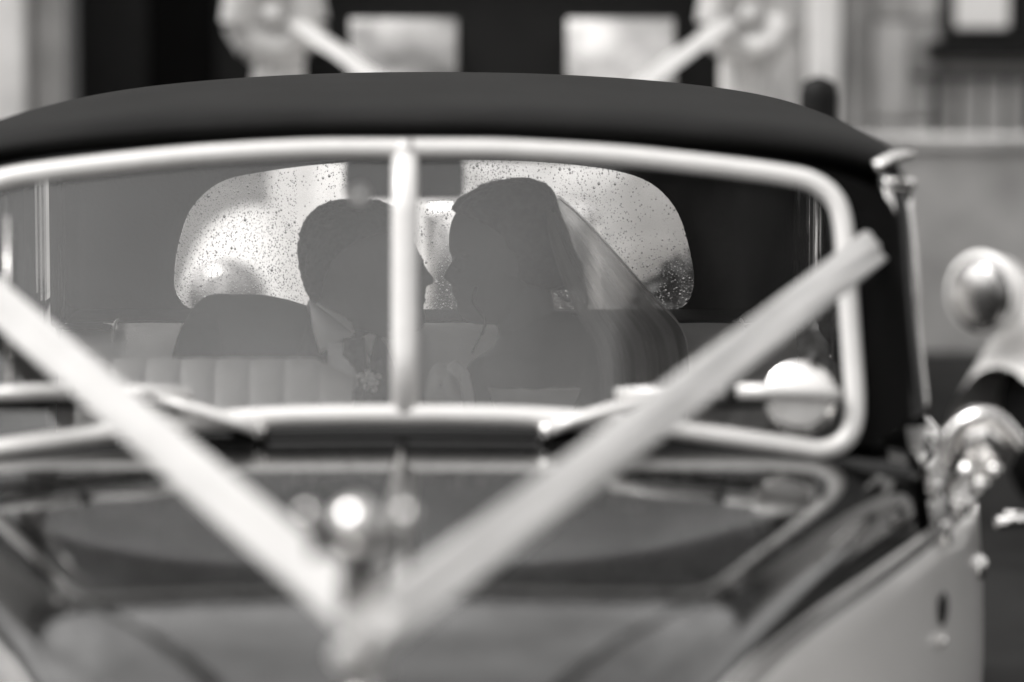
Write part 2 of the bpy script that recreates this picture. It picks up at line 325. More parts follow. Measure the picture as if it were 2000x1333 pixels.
def pale_car(label):
    "front at y=0 facing -y, centred on x=0, seen far out of focus behind the wedding car"
    t = thing('pale_vintage_car', label, 'car', (0, 0, 0), 'cream vintage cars parked behind')
    # bonnet
    rows = []
    for y, w, zt in ((.12, .26, .98), (.4, .31, 1.03), (.8, .40, 1.06), (1.2, .52, 1.09), (1.6, .68, 1.12)):
        r_ = []
        for k in range(-12, 13):
            a = k/12; x = w*math.copysign(min(1, abs(a)*1.15), a); z = zt-.10*abs(a)**4-(.45*max(0, abs(a)-.86)/.14 if abs(a) > .86 else 0)
            r_.append((x, y, z))
        rows.append(r_)
    MB().grid(rows).build('bonnet', 'cream_far', t)
    gr = MB().box((0, .06, .72), (.52, .12, .56), bev=.05).build('grille', 'chrome', t)
    for i in range(11): MB().box((-.2+i*.04, -.012, .70), (.012, .02, .44)).build('grille_bar', 'iron', gr)
    # wings
    for s in (-1, 1):
        rows = []
        for i in range(17):
            f = i/16; y = -.12+2.0*f; zt = .93-.9*max(0, .32-f)**1.35*2.2-.55*max(0, f-.45)**1.3; hw = .2+.03*math.sin(f*PI)
            cx = s*(.80+.02*f)
            rows.append([(cx+hw*math.cos(a)*1.0, y, max(.15, zt-.30)+.30*math.sin(a)) for a in [PI*k/12 for k in range(13)]])
            rows[-1] = [(cx+hw*1.02, y, .3)]+rows[-1]+[(cx-hw*1.02, y, .3)]
        MB().grid(rows).build('wing', 'cream_far', t)
        hl = MB().lathe([(.01, .16), (.06, .15), (.11, .09), (.125, .02), (.13, 0), (.115, -.01)], (s*.84, -.16, .72), (0, 1, 0)).build('headlamp', 'white', t)
        MB().lathe([(.112, -.012), (.08, -.03), (.03, -.04), (.005, -.042)], (s*.84, -.16, .72), (0, 1, 0)).build('lens', 'pane_mirror', hl)
        wh = MB().lathe([(.05, -.08), (.30, -.08), (.33, -.05), (.33, .05), (.30, .08), (.05, .08)], (s*.82, .32, .33), (1, 0, 0)).build('wheel', 'rubber', t)
        MB().lathe([(.01, -.10), (.17, -.09), (.19, -.085), (.19, .085), (.17, .09), (.01, .10)], (s*.82, .32, .33), (1, 0, 0)).build('hubcap', 'chrome', wh)
        wh = MB().lathe([(.05, -.08), (.30, -.08), (.33, -.05), (.33, .05), (.30, .08), (.05, .08)], (s*.72, 3.2, .33), (1, 0, 0)).build('wheel', 'rubber', t)
        MB().box((s*.79, 1.75, 1.36), (.17, .07, .56), bev=.03).build('windscreen_pillar', 'white', t)
    MB().box((0, 2.9, .72), (1.66, 2.6, .75), bev=.12).build('body', 'cream_far', t)
    sr = MB(); sr.box((0, 1.80, 1.36), (1.42, .05, .50), bev=.01); sr.build('windscreen_frame', 'iron', t)
    R = Matrix.Rotation(math.radians(-24), 3, 'X')
    for s in (-1, 1): MB().box((s*.37, 1.755, 1.42), (.37, .015, .44), R=R, bev=.006).build('windscreen_pane', 'pane_mirror', t)
    MB().box((0, 2.75, 1.68), (1.66, 2.1, .16), bev=.07).build('roof', 'cream_far', t)
    MB().box((0, 3.3, 1.36), (1.5, 1.1, .5), bev=.05).build('cabin', 'black_paint', t)
    MB().tube(catmull([(-.8, .05, .45), (-.5, -.12, .45), (0, -.17, .45), (.5, -.12, .45), (.8, .05, .45)], 6), .035, 10).build('bumper', 'chrome', t)
    return t
def copy_tree(o, parent=None):
    c = o.copy(); COL.objects.link(c)
    if parent: c.parent = parent
    for ch in [x for x in bpy.data.objects if x.parent == o]: copy_tree(ch, c)
    return c
car2 = pale_car('cream vintage car with ribbon bows directly behind the black-roofed wedding car')
car3 = copy_tree(car2); car3['label'] = 'cream vintage car parked beyond the right door of the wedding car'
car2.location = (.15, 6.1, 0)
car3.location = (2.27, 5.6, 0); car3.rotation_euler = (0, 0, math.radians(-42))
def incar(c, p): return Matrix.Translation(c.location) @ Matrix.Rotation(c.rotation_euler.z, 4, 'Z') @ Vector(p)
for c, wd in ((car2, 'car behind'),):
    for s in (-1, 1):
        sd_ = 'left' if s < 0 else 'right'
        strip('ribbon', incar(c, (s*.76, 1.66, 1.50)), incar(c, (s*.03, -.06, 1.08)), .075, 'white satin ribbon on the %s half of the bonnet, cream %s' % (sd_, wd), group='ribbons on the cream cars', nrm=(0, -.5, 1))
        bow('ribbon_bow', incar(c, (s*.80, 1.64, 1.50)), .16, 'white ribbon bow on the %s windscreen pillar of the cream %s' % (sd_, wd), 'bows on the cream cars')

sh = thing('potted_shrub', 'dark clipped shrub in a pot seen low through the right of the rear window', 'shrub', (.66, 3.7, 0))
MB().lathe([(.12, 0), (.15, .05), (.18, .38), (.20, .40), (.17, .40)], (.66, 3.7, 0)).build('pot', 'stone_d', sh)
MB().tube([(.66, 3.7, .38), (.66, 3.7, .7)], .02, 8).build('stem', 'bark', sh)
rnd = random.Random(9); vs, fs = [], []
for i in range(2600):
    d = Vector((rnd.gauss(0, 1), rnd.gauss(0, 1), rnd.gauss(0, 1))).normalized(); p = Vector((.66, 3.7, .80))+Vector((d.x*.27, d.y*.27, d.z*.27))*(.75+.27*rnd.random())
    a = Vector((rnd.gauss(0, 1), rnd.gauss(0, 1), rnd.gauss(0, 1))).normalized(); b = a.orthogonal().normalized(); k = len(vs)
    vs += [p-a*.022, p+b*.011, p+a*.022, p-b*.011]; fs.append((k, k+1, k+2, k+3))
mesh('crown', vs, fs, 'foliage', sh, smooth=False)

for o in list(bpy.data.objects):
    if o.name.startswith('lens') and o.parent and o.parent.parent == car3:
        o.data = o.data.copy(); o.data.materials[0] = M['pane_mirror']
tag(MB().lathe([(.065, 0), (.065, .03), (.048, .05), (.048, 1.20), (.052, 1.22), (.052, 1.34), (.044, 1.375), (.01, 1.39)], (1.0, 5.4, 0)).build('post', 'iron'), 'round-topped black iron post standing between the roof of the wedding car and the stone wall', 'post')
# ================================================================== THE WEDDING CAR
car = thing('vintage_wedding_car', 'black and cream vintage wedding car with split windscreen and ribbons, couple inside', 'car', (0, 0, 0))
RAKE = math.radians(18); ZB = P(785, 812, 0).z
def WS(u, v, off=0.0):
    "point on the raked windscreen plane (y = (z-ZB) tan RAKE) under pixel (u,v); off moves it along the plane's normal"
    d = P(u, v, 1)-CAM; k = math.tan(RAKE); t = (-(CAM.y)+(CAM.z-ZB)*k)/(d.y-d.z*k)
    return CAM+d*t+Vector((0, -math.cos(RAKE), math.sin(RAKE)))*off
# --- frame outline, right half; the left half is its mirror image
half = [(785, 291), (900, 291), (1000, 293), (1200, 305), (1400, 326), (1520, 342), (1580, 356), (1620, 385), (1639, 430), (1647, 520), (1655, 650), (1663, 770), (1660, 828), (1640, 864), (1600, 880), (1550, 874), (1400, 852), (1250, 832), (1060, 817), (900, 812), (785, 811)]
hw = [WS(u, v) for u, v in half]; x0 = hw[0].x
hw = [Vector((p.x-x0, p.y, p.z)) for p in hw]         # centred on the car
loop = hw + [Vector((-p.x, p.y, p.z)) for p in reversed(hw[1:-1])]
loop = catmull(loop, 5, True)
nW = Vector((0, -math.cos(RAKE), math.sin(RAKE)))
fr = MB(); N = len(loop); rows = []
ctr = sum(loop, Vector())/N
for i, p in enumerate(loop):
    t = (loop[(i+1) % N]-loop[i-1]).normalized(); s = t.cross(nW).normalized()
    rows.append([p+s*math.cos(a)*.0138+nW*(math.sin(a)*.011+.003) for a in [2*PI*k/14 for k in range(14)]])
fr.grid(rows, close_u=True, close_v=True)
frame = fr.build('windscreen_frame', 'satin_metal', car)
top, bot = hw[0], hw[-1]
def mid(f): return top.lerp(bot, f)
cb = MB(); rows = []
for f in (0.0, .25, .5, .75, 1.0):
    p = mid(f); rows.append([p+Vector((math.cos(a)*.0185, 0, 0))+nW*(math.sin(a)*.010+.0045) for a in [2*PI*k/14 for k in range(14)]])
cb.grid(rows, close_u=True, cap=True); cb.build('centre_bar', 'satin_metal', frame)
# joint collar at the top and the rubber seal inside the frame
MB().tube([top+Vector((-.012, 0, 0))+nW*.002, top+Vector((.012, 0, 0))+nW*.002], .0135, 14).build('frame_joint', 'satin_metal', frame)
inner = [p+(ctr-p).normalized()*.013-nW*.004 for p in loop]
MB().tube(inner, .005, 8, closed=True, up=nW).build('rubber_seal', 'rubber', frame)
# panes
for s in (-1, 1):
    pts = [Vector((s*p.x, p.y, p.z))-nW*.003 for p in catmull(hw, 4)]
    pts = [Vector((0, top.y, top.z))-nW*.003]+pts[1:-1]+[Vector((0, bot.y, bot.z))-nW*.003]
    n = len(pts); th = nW*.004
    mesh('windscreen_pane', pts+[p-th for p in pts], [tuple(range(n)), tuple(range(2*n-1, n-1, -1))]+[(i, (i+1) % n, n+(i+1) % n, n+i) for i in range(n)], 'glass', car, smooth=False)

# --- roof: crown profile across, header profile along
zr = 1.574
drop = lambda x: .050*(min(abs(x), .70)/.69)**2.2+.018*(min(abs(x), .70)/.69)**10
prof = [(.185, -.060), (.160, -.054), (.135, -.047), (.118, -.039), (.110, -.030), (.114, -.020), (.130, -.010), (.165, -.003), (.22, .000), (.35, .001), (.7, .000), (1.2, -.006), (1.7, -.018), (1.85, -.026), (1.95, -.045), (1.99, -.07)]
rows = []
for y, dz in prof:
    r_ = []
    for k in range(-28, 29):
        a = k/28; x = .70*math.sin(a*PI/2*.98)/math.sin(PI/2*.98)
        e = abs(x)/.70; yb = y
        if y < .5: yb = y+.05*e**4*(1 if y < .3 else .4)
        z = zr+dz-drop(x)
        if abs(k) == 28 and y < 2.25: z -= .03
        r_.append((x, yb, z))
    rows.append(r_)
roof = MB().grid(rows).build('roof', 'roof', car); mods(roof, ('SOLIDIFY', dict(thickness=.02, offset=-1)), ('SUBSURF', dict(levels=1)))
# headlining just under it
rows = [[(x*.96, y+.04, z-.035) for x, y, z in r] for r in rows[4:17]]
MB().grid(rows).build('headlining', 'head', car)

# --- black surround between frame and roof/pillars/scuttle
outer = []
for p in loop:
    a = p-ctr
    # push out to the body outline
    X = min(.69+.03*max(0, (1.35-p.z)/.35), 1e9); zt = zr-.050-drop(p.x); zb = 1.128-.035*(p.x/.7)**2
    kx = X/abs(a.x) if abs(a.x) > 1e-4 else 1e9
    kz = ((zt-ctr.z)/a.z) if a.z > 1e-4 else ((zb-ctr.z)/a.z if a.z < -1e-4 else 1e9)
    k = (kx**-8+kz**-8)**(-1/8); k = max(k, 1.03); q = ctr+a*k; outer.append(q-nW*.006)
MB().grid([[p-nW*.004, p.lerp(q, .5)-nW*.003, q] for p, q in zip(loop, outer)], close_v=True).build('windscreen_surround', 'black_paint', car)

# --- bonnet
wB = lambda Y: .70+.315*Y                      # half-width of the bonnet top
zB = lambda Y: 1.118-.040*Y*Y-.35*max(0, -.95-Y)**2
WB = smoothtab([(-1.62, .27), (-1.2, .37), (-.8, .475), (-.4, .61), (0, .74), (.3, .82), (.6, .85), (2.0, .85), (2.5, .80)])
def bonnet_row(Y):
    w, z = wB(Y), zB(Y); r_ = []
    for k in range(-22, 23):
        a = k/22; aa = abs(a); x = w*a; zz = z-.028*aa**2-.022*aa**9
        r_.append((x, Y, zz))
    Wd = max(WB(Y)-.012, w+.012); e = r_[-1]; 
    sidep = [(e[0]+.012, Y, e[2]-.010), (e[0]+.020, Y, e[2]-.028), (e[0]*.6+Wd*.4+.012, Y, e[2]-.055), (Wd, Y, .985)]
    return [(-x, y, zz) for x, y, zz in reversed(sidep)]+r_+sidep
ys = [-1.52, -1.5, -1.42]+[-1.3+.1*i for i in range(13)]+[-.035]
bon = MB().grid([bonnet_row(y) for y in ys]).build('bonnet', 'bonnet_paint', car)
hg = []
for y in ys[1:]: hg.append([(x, y, zB(y)+zz) for x, zz in ((-.008, -.004), (-.007, .003), (0, .0055), (.007, .003), (.008, -.004))])
MB().grid(hg).build('bonnet_hinge', 'chrome', bon)
# scuttle between bonnet and windscreen
rows = []
for Y, dz in ((-.025, -.012), (-.022, .001), (.0, .004), (.03, .006), (.06, .012)):
    w = .71; rows.append([(w*k/20, Y, 1.118+dz-.03*(k/20)**2-.01*abs(k/20)**9) for k in range(-20, 21)])
MB().grid(rows).build('scuttle', 'black_paint', car)
# --- radiator and its cap
rs = MB().box((0, -1.60, .78), (.50, .15, .58), bev=.06).build('radiator_shell', 'chrome', car)
for i in range(12): MB().box((-.19+i*.0345, -1.682, .76), (.010, .02, .42)).build('grille_bar', 'iron', rs)
mz = 1.00; my = -1.56
ms = MB().lathe([(.035, .03), (.040, .045), (.036, .062), (.016, .072), (.012, .085)], (0, my, mz), n=20).build('radiator_cap', 'chrome', car)
fg = MB(); fg.tube(catmull([(0, my, mz+.08), (0, my-.005, mz+.13), (0, my-.02, mz+.19), (0, my-.04, mz+.24)], 4), [.013, .012, .011, .012, .014, .016, .018, .019, .018, .016, .013, .010, .008], 12)
fg.sphere((0, my-.05, mz+.257), .024); fg.sphere((-.048, my-.02, mz+.262), .009); fg.sphere((.048, my-.02, mz+.262), .009)
fg.build('mascot', 'chrome', ms)
for s in (-1, 1):
    MB().grid([[(s*(.01+.038*f), my-.02+.03*f, mz+.225+.01*f+.02*f*g_) for g_ in (-1, 0, 1)] for f in (0, .25, .5, .75, 1)]).build('mascot_wing', 'chrome', ms)

# --- cream lower body and the black shoulder band
for s in (-1, 1):
    rows = []
    ysb = [-1.52+.1*i for i in range(41)]
    for Y in ysb:
        w = WB(Y); rows.append([(s*(w+dx), Y, z) for dx, z in ((-.012, .995), (.0, .985), (.004, .93), (.010, .85), (.012, .75), (.008, .6), (-.01, .42), (-.03, .32))])
    sidep = MB().grid(rows).build('body_side', 'cream', car)
    rows = [[(s*(WB(Y)+.002+.006*math.cos(a)), Y, .988+.008*math.sin(a)) for a in [2*PI*k/8 for k in range(8)]] for Y in ysb]
    MB().grid(rows, close_u=True).build('waist_moulding', 'black_paint', sidep)
    # black shoulder from the side windows down to the waist line, behind the bonnet
    rows = []
    for Y in [-.035+.06*i for i in range(42)]:
        w = WB(Y); xi = .705+.01*min(1, max(0, Y)); zi = 1.10 if Y < .1 else 1.125
        rows.append([(s*(xi+(w-xi)*f), Y, zi+(.988-zi)*(1-math.cos(f*PI/2))) for f in (0, .2, .4, .6, .8, .93, 1)])
    MB().grid(rows).build('door_shoulder', 'black_paint', car)
    # door handle, hinge, small fittings
    hx = s*.865
    dh = MB(); dh.tube(catmull([(hx-s*.01, .30, .955), (hx+s*.035, .30, .958), (hx+s*.045, .34, .95), (hx+s*.045, .42, .945), (hx+s*.02, .43, .945)], 5), .009, 10)
    dh.build('door_handle', 'chrome', sidep)
    MB().sphere((s*(WB(.35)+.008), .35, .88), .014, (1, 1, 1.4)).build('door_hinge', 'chrome', sidep)
    MB().sphere((s*.765, -.02, 1.03), .018).build('bonnet_catch', 'chrome', bon)
    MB().box((s*(WB(.02)+.006), .02, .985), (.016, .02, .032), bev=.004).build('moulding_clip', 'chrome', sidep)
    MB().lathe([(.002, .004), (.018, .003), (.024, 0)], (s*(WB(-.02)+.012), -.02, .885), (s, -.35, 0)).build('side_vent', 'rubber', sidep)
    MB().sphere((s*(WB(-.03)+.010), -.03, .845), .018, (.5, 1.5, .5)).build('badge', 'chrome', sidep)
    # front and rear wing, wheels, headlamp
    rows = []
    for i in range(21):
        f = i/20; y = -1.75+1.75*f; zt = .80-1.9*max(0, .30-f)**1.5-.75*max(0, f-.5)**1.25; cx = s*(.60+.10*f)
        rows.append([(cx+.20, y, zt-.22)]+[(cx+.19*math.cos(a), y, max(.2, zt-.16)+.16*math.sin(a)) for a in [PI*k/12 for k in range(13)]]+[(cx-.20, y, zt-.22)])
    MB().grid(rows).build('front_wing', 'cream', car)
    for yy in (-1.2, 1.9):
        wh = MB().lathe([(.05, -.08), (.31, -.08), (.34, -.05), (.34, .05), (.31, .08), (.05, .08)], (s*.68, yy, .34), (1, 0, 0), 36).build('wheel', 'rubber', car)
        MB().lathe([(.01, -.09), (.19, -.086), (.2, -.08), (.2, .08), (.19, .086), (.01, .09)], (s*.68, yy, .34), (1, 0, 0), 30).build('hubcap', 'chrome', wh)
    hl = MB().lathe([(.01, .18), (.06, .17), (.10, .10), (.115, .02), (.12, 0), (.105, -.01)], (s*.42, -1.62, .76), (0, 1, 0)).build('headlamp', 'chrome', car)
    MB().lathe([(.103, -.012), (.07, -.03), (.005, -.036)], (s*.42, -1.62, .76), (0, 1, 0)).build('lens', 'white', hl)
    # A pillar: black outer face, chrome gutter strip and a window edge behind it
    zt = zr-.080; yt = (zt-ZB)*math.tan(RAKE)
    pts = [(.694, yt+.05, zt-.02), (.70, .14, 1.42), (.708, .10, 1.28), (.722, .06, 1.13)]
    rows = []
    for x, y, z in catmull(pts, 5): rows.append([(s*(x-.03), y-.02, z), (s*(x-.002), y-.018, z), (s*(x+.008), y+.0, z), (s*(x+.010), y+.05, z), (s*(x-.02), y+.06, z)])
    MB().grid(rows, close_u=True, cap=True).build('windscreen_pillar', 'black_paint', car)
    MB().tube([(s*(x+.006), y+.004, z) for x, y, z in catmull([(.692, .20, zt-.03), (.702, .17, 1.42), (.712, .13, 1.28), (.724, .09, 1.14)], 5)], [.013]*5+[.011]*5+[.007]*6, 10, flat=.7).build('door_window_trim', 'chrome', car)
    MB().tube([(s*(x-.018), y-.020, z) for x, y, z in catmull([(.694, yt+.05, zt-.03), (.70, .14, 1.42), (.708, .10, 1.28), (.722, .06, 1.16)], 5)], [.007]*6+[.005]*6+[.003]*4, 10, flat=.6).build('pillar_moulding', 'chrome', car)
    MB().box((s*.694, yt+.035, zt-.032), (.045, .03, .016), bev=.004).build('door_frame_corner', 'chrome', car)
    # roof gutter end
    MB().tube(catmull([(s*.655, .085, zt-.005), (s*.688, .10, zt+.010), (s*.708, .15, zt+.010), (s*.708, .24, zt+.004)], 5), [.012]*6+[.010]*5+[.007]*5, 10, flat=.7).build('roof_gutter', 'chrome', car)
    # side upper: cant rail, door pillar, quarter; panes in between
    MB().box((s*.69, 1.15, zt-.06), (.03, 1.8, .04), bev=.008).build('cant_rail', 'black_paint', car)
    MB().box((s*.695, 1.05, 1.27), (.035, .09, .33), bev=.008).build('door_pillar', 'black_paint', car)
    MB().box((s*.675, 1.84, 1.26), (.03, .30, .34), bev=.01).build('rear_quarter', 'black_paint', car)
    for y0, y1 in ((.18, 1.0), (1.1, 1.72)):
        MB().box((s*.70, (y0+y1)/2, 1.26), (.004, y1-y0, .32)).build('side_window', 'glass_rear', car, smooth=False)
    # inside door card and floor-level trim
    MB().box((s*.79, 1.5, .80), (.02, 1.7, .62), bev=.005).build('door_card', 'trim', car, smooth=False)
# side mirror / lamp on the right shoulder
for s in (1, -1):
    c = Vector((s*.775, -.10, 1.115))
    sm = MB().tube(catmull([(s*.745, -.03, 1.05), (s*.76, -.06, 1.085), c], 4), .010, 10).build('side_lamp_stalk', 'chrome', car)
    MB().lathe([(.004, -.012), (.03, -.012), (.046, .0), (.052, .02), (.048, .045), (.03, .075), (.008, .09)], c+Vector((s*.005, 0, .005)), (s*.25, 1, .15), 28).build('side_lamp', 'chrome', sm)
    MB().tube(catmull([c+Vector((s*-.045, -.02, -.02)), c+Vector((s*-.03, -.025, .035)), c+Vector((s*.02, -.03, .055)), c+Vector((s*.065, -.02, .01))], 6), .009, 8).build('lamp_hood', 'chrome', sm)
    for dx, dz, rr in ((-.012, -.022, .014), (.006, -.04, .012), (.025, -.02, .010)):
        MB().sphere(c+Vector((s*dx, -.03, dz)), rr).build('lamp_screw', 'chrome', sm)

# --- interior: bulkhead, dash, floor, rear panel with its window, seats
MB().box((0, .13, 1.03), (1.36, .16, .16), bev=.04).build('dashboard', 'trim', car)
MB().box((0, 1.1, .34), (1.5, 2.4, .04)).build('floor_pan', 'trim', car, smooth=False)
RY = 1.9
rw = [(338, 560), (342, 500), (362, 428), (392, 385), (440, 352), (520, 335), (620, 322), (720, 315), (850, 312), (1000, 314), (1120, 322), (1220, 338), (1282, 366), (1326, 420), (1350, 500), (1356, 555), (1346, 590), (1322, 607), (1250, 612), (1000, 614), (700, 614), (440, 612), (372, 607), (350, 590)]
rwp = catmull([P(u, v, RY) for u, v in rw], 4, True); rc = sum(rwp, Vector())/len(rwp)
def outr(p, X=.69, zt=zr-.05, zb=.75):
    a = p-rc; X0 = X-math.copysign(rc.x, a.x); kx = X0/abs(a.x) if abs(a.x) > 1e-4 else 1e9
    kz = (zt-rc.z)/a.z if a.z > 1e-4 else (zb-rc.z)/a.z if a.z < -1e-4 else 1e9
    return rc+a*(kx**-6+kz**-6)**(-1/6)
rows = [[p+Vector((0, .012, 0)), p, p+(p-rc).normalized()*.02+Vector((0, -.010, 0)), p+(p-rc).normalized()*.035+Vector((0, -.002, 0)), outr(p)+Vector((0, .02, 0))] for p in rwp]
MB().grid(rows, close_v=True).build('rear_panel', 'head', car)
rows = [[p+Vector((0, .03, 0)), p+Vector((0, .04, 0)), outr(p)+Vector((0, .045, 0))] for p in rwp]
MB().grid(rows, close_v=True).build('rear_bodywork', 'black_paint', car)
n = len(rwp); pg = [p+(p-rc).normalized()*.006 for p in rwp]
rg = mesh('rear_window', [p+Vector((0, .018, 0)) for p in pg]+[p+Vector((0, .022, 0)) for p in pg], [tuple(range(n)), tuple(range(2*n-1, n-1, -1))]+[(i, (i+1) % n, n+(i+1) % n, n+i) for i in range(n)], 'glass_rear', car, smooth=False)
# rain drops on the outside of the rear window: flattened caps, uneven sizes
def inside(x, z):
    c = False; j = n-1
    for i in range(n):
        a, b = rwp[i], rwp[j]
        if (a.z > z) != (b.z > z) and x < (b.x-a.x)*(z-a.z)/(b.z-a.z)+a.x: c = not c
        j = i
    return c
vs, fs = [], []; xs = [p.x for p in rwp]; zs = [p.z for p in rwp]; cnt = 0; Yd = RY+.0222; rnd = random.Random(4)
placed = {}
for _ in range(22000):
    x = rnd.uniform(min(xs), max(xs)); z = rnd.uniform(min(zs), max(zs))
    if not inside(x, z): continue
    dens = .40+.9*noise.noise(Vector((x*6, z*6, 3)))+.25*noise.noise(Vector((x*30, z*30, 3)))+(.35 if x < -.25 or x > .48 else 0)
    if rnd.random() > max(.10, dens): continue
    r_ = .0007+.0010*rnd.random()**1.8+(.0018*rnd.random() if rnd.random() < .07 else 0)
    key = (int(x/.004), int(z/.004)); ok = True
    for dx in (-1, 0, 1):
        for dz in (-1, 0, 1):
            for q in placed.get((key[0]+dx, key[1]+dz), ()):
                if (q[0]-x)**2+(q[1]-z)**2 < (q[2]+r_)**2*1.1: ok = False
    if not ok: continue
    placed.setdefault(key, []).append((x, z, r_)); cnt += 1
    k = len(vs); M_ = 8; sx = rnd.uniform(.85, 1.1); sz = rnd.uniform(.95, 1.35)
    for ring, (rr, dp) in enumerate(((1, 0), (.86, .24), (.5, .40))):
        for j in range(M_):
            a = 2*PI*j/M_; droop = 1.0 if math.sin(a) > 0 else 1.0+.12
            vs.append((x+r_*rr*sx*math.cos(a), Yd+dp*r_, z+r_*rr*sz*droop*math.sin(a)))
    vs.append((x, Yd+.46*r_, z))
    for ring in range(2):
        for j in range(M_): a = k+ring*M_+j; b = k+ring*M_+(j+1) % M_; fs.append((a, b, b+M_, a+M_))
    for j in range(M_): fs.append((k+2*M_+j, k+2*M_+(j+1) % M_, k+3*M_))
    fs.append(tuple(k+j for j in reversed(range(M_))))
me = bpy.data.meshes.new('raindrops'); me.from_pydata(vs, [], fs); me.polygons.foreach_set('use_smooth', [True]*len(fs)); me.materials.append(md)
rd = bpy.data.objects.new('raindrops', me); COL.objects.link(rd); rd.parent = rg; rd.matrix_parent_inverse = world(rg).inverted(); rd['kind'] = 'stuff'
print('drops', cnt)
# parcel shelf
zs_ = P(900, 632, 1.62).z
MB().box((0, 1.79, zs_-.012), (1.36, .20, .02), bev=.004).build('parcel_shelf', 'trim', car)
# rear seat with channels
seat = MB()
rows = []
for k in range(0, 121):
    f = k/120; x = -.66+1.32*f; q = abs(math.sin(f*PI*12)); b_ = .010*q**.5
    rows.append([(x, 1.69-.0, .62), (x, 1.42-b_, .64), (x, 1.50-b_, .9), (x, 1.575-b_, zs_-.05), (x, 1.60-b_*.6, zs_-.018), (x, 1.64, zs_-.004+b_*.3), (x, 1.68, zs_-.006)])
rs_ = MB().grid(rows).build('rear_seat', 'leather', car)
MB().box((0, 1.32, .56), (1.3, .5, .16), bev=.05).build('seat_cushion', 'leather', rs_)
for s in (-1, 1):
    MB().tube(catmull([(s*.565, 1.56, .7), (s*.565, 1.585, zs_-.05), (s*.565, 1.61, zs_-.004), (s*.565, 1.68, zs_)], 4), .003, 8).build('seat_piping', 'leather', rs_)
    MB().sphere((s*.615, 1.60, zs_-.004), .05, (1, .6, .16)).build('seat_grip', 'trim', rs_)
# driver's seat (left in the picture) with pleats
DY = .78; L = P(150, 708, DY).x; Rr = P(690, 708, DY).x; zt_ = P(400, 706, DY).z
for i in range(8):
    w = (Rr-L)/8; xa = L+w*i; rows = []
    for j in range(9):
        f = j/8; bl = .012*math.sin(f*PI)**.5; edge = .03*max(0, (i+f)/8-.86)**1.0/.14
        rows.append([(xa+w*f, DY+.10, .5), (xa+w*f, DY-.20-bl, .5), (xa+w*f, DY-.045-bl, zt_-.075), (xa+w*f, DY-.005-bl*.7, zt_-.02-edge), (xa+w*f, DY+.03, zt_-edge+bl*.2), (xa+w*f, DY+.07, zt_-.004-edge), (xa+w*f, DY+.10, zt_-.03-edge)])
    if i == 0: ds = MB().grid(rows).build('driver_seat', 'leather', car)
    else: MB().grid(rows).build('seat_pleat', 'leather', ds)
MB().box(((L+Rr)/2, DY-.27, .52), (Rr-L, .48, .14), bev=.05).build('seat_cushion', 'leather', ds)
# rear view mirror behind the centre bar
c = P(790, 352, .22); rm = MB().box(c, (.172, .022, .056), bev=.010).build('rearview_mirror', 'trim', car)
MB().box(c+Vector((0, -.013, 0)), (.16, .003, .048)).build('mirror_back', 'head', rm, smooth=False)
MB().tube([c+Vector((0, 0, .02)), c+Vector((0, .01, .09))], .007, 8).build('mirror_stalk', 'chrome', rm)
MB().sphere(P(702, 380, .2), .018).build('mirror_knob', 'leather', rm)
# grab handle at the left edge
MB().tube(catmull([P(-60, 600, .2), P(0, 640, .2), P(50, 700, .2), P(76, 748, .2), P(84, 800, .2)], 6), .0125, 10).build('grab_strap', 'trim', car)

# --- wipers
for s in (1, -1):
    def W_(u, v, off): 
        p = WS(u, v, off); x = p.x-x0; return Vector((s*x, p.y, p.z))
    pv = W_(1062, 848, .018)
    wp = MB().lathe([(.010, -.02), (.012, 0), (.012, .010), (.007, .018), (.002, .02)], pv, nW, 16).build('wiper', 'chrome', car)
    MB().tube([pv+nW*.010, W_(1110, 830, .03), W_(1200, 803, .032), W_(1262, 783, .026)], [.014, .015, .013, .008], 10, flat=.6).build('wiper_arm', 'satin_metal', wp)
    MB().tube([W_(1195, 775, .022), W_(1300, 771, .024), W_(1420, 773, .022)], [.008, .0115, .010], 10, flat=.8).build('blade_carrier', 'satin_metal', wp)
    MB().tube([W_(1418, 772, .028), W_(1500, 773, .030), W_(1632, 779, .026)], [.011, .012, .0105], 10, flat=.9).build('wiper_blade', 'satin_metal', wp)
    MB().sphere(W_(1424, 772, .028), .012).build('blade_clip', 'rubber', wp)
    MB().box(W_(1415, 792, .008), (.30, .006, .010), R=Matrix.Rotation(-.02*s, 3, 'Y')).build('blade_rubber', 'rubber', wp)
# round dome light inside the right lower corner
c = WS(1557, 778, .0); c.x -= x0; c += nW*.006
dm = MB().lathe([(.001, .016), (.018, .015), (.034, .011), (.044, .005), (.048, 0), (.046, -.006), (.02, -.008)], c, nW, 36).build('round_mirror', 'white', car)
MB().lathe([(.0485, -.002), (.051, .002), (.0485, .006)], c, nW, 36).build('mirror_rim', 'chrome', dm)
# aerial at the left corner
MB().tube([WS(16, 760, .02)-Vector((x0, 0, 0)), WS(12, 430, .02)-Vector((x0, 0, 0))], .0022, 8).build('aerial', 'chrome', car)

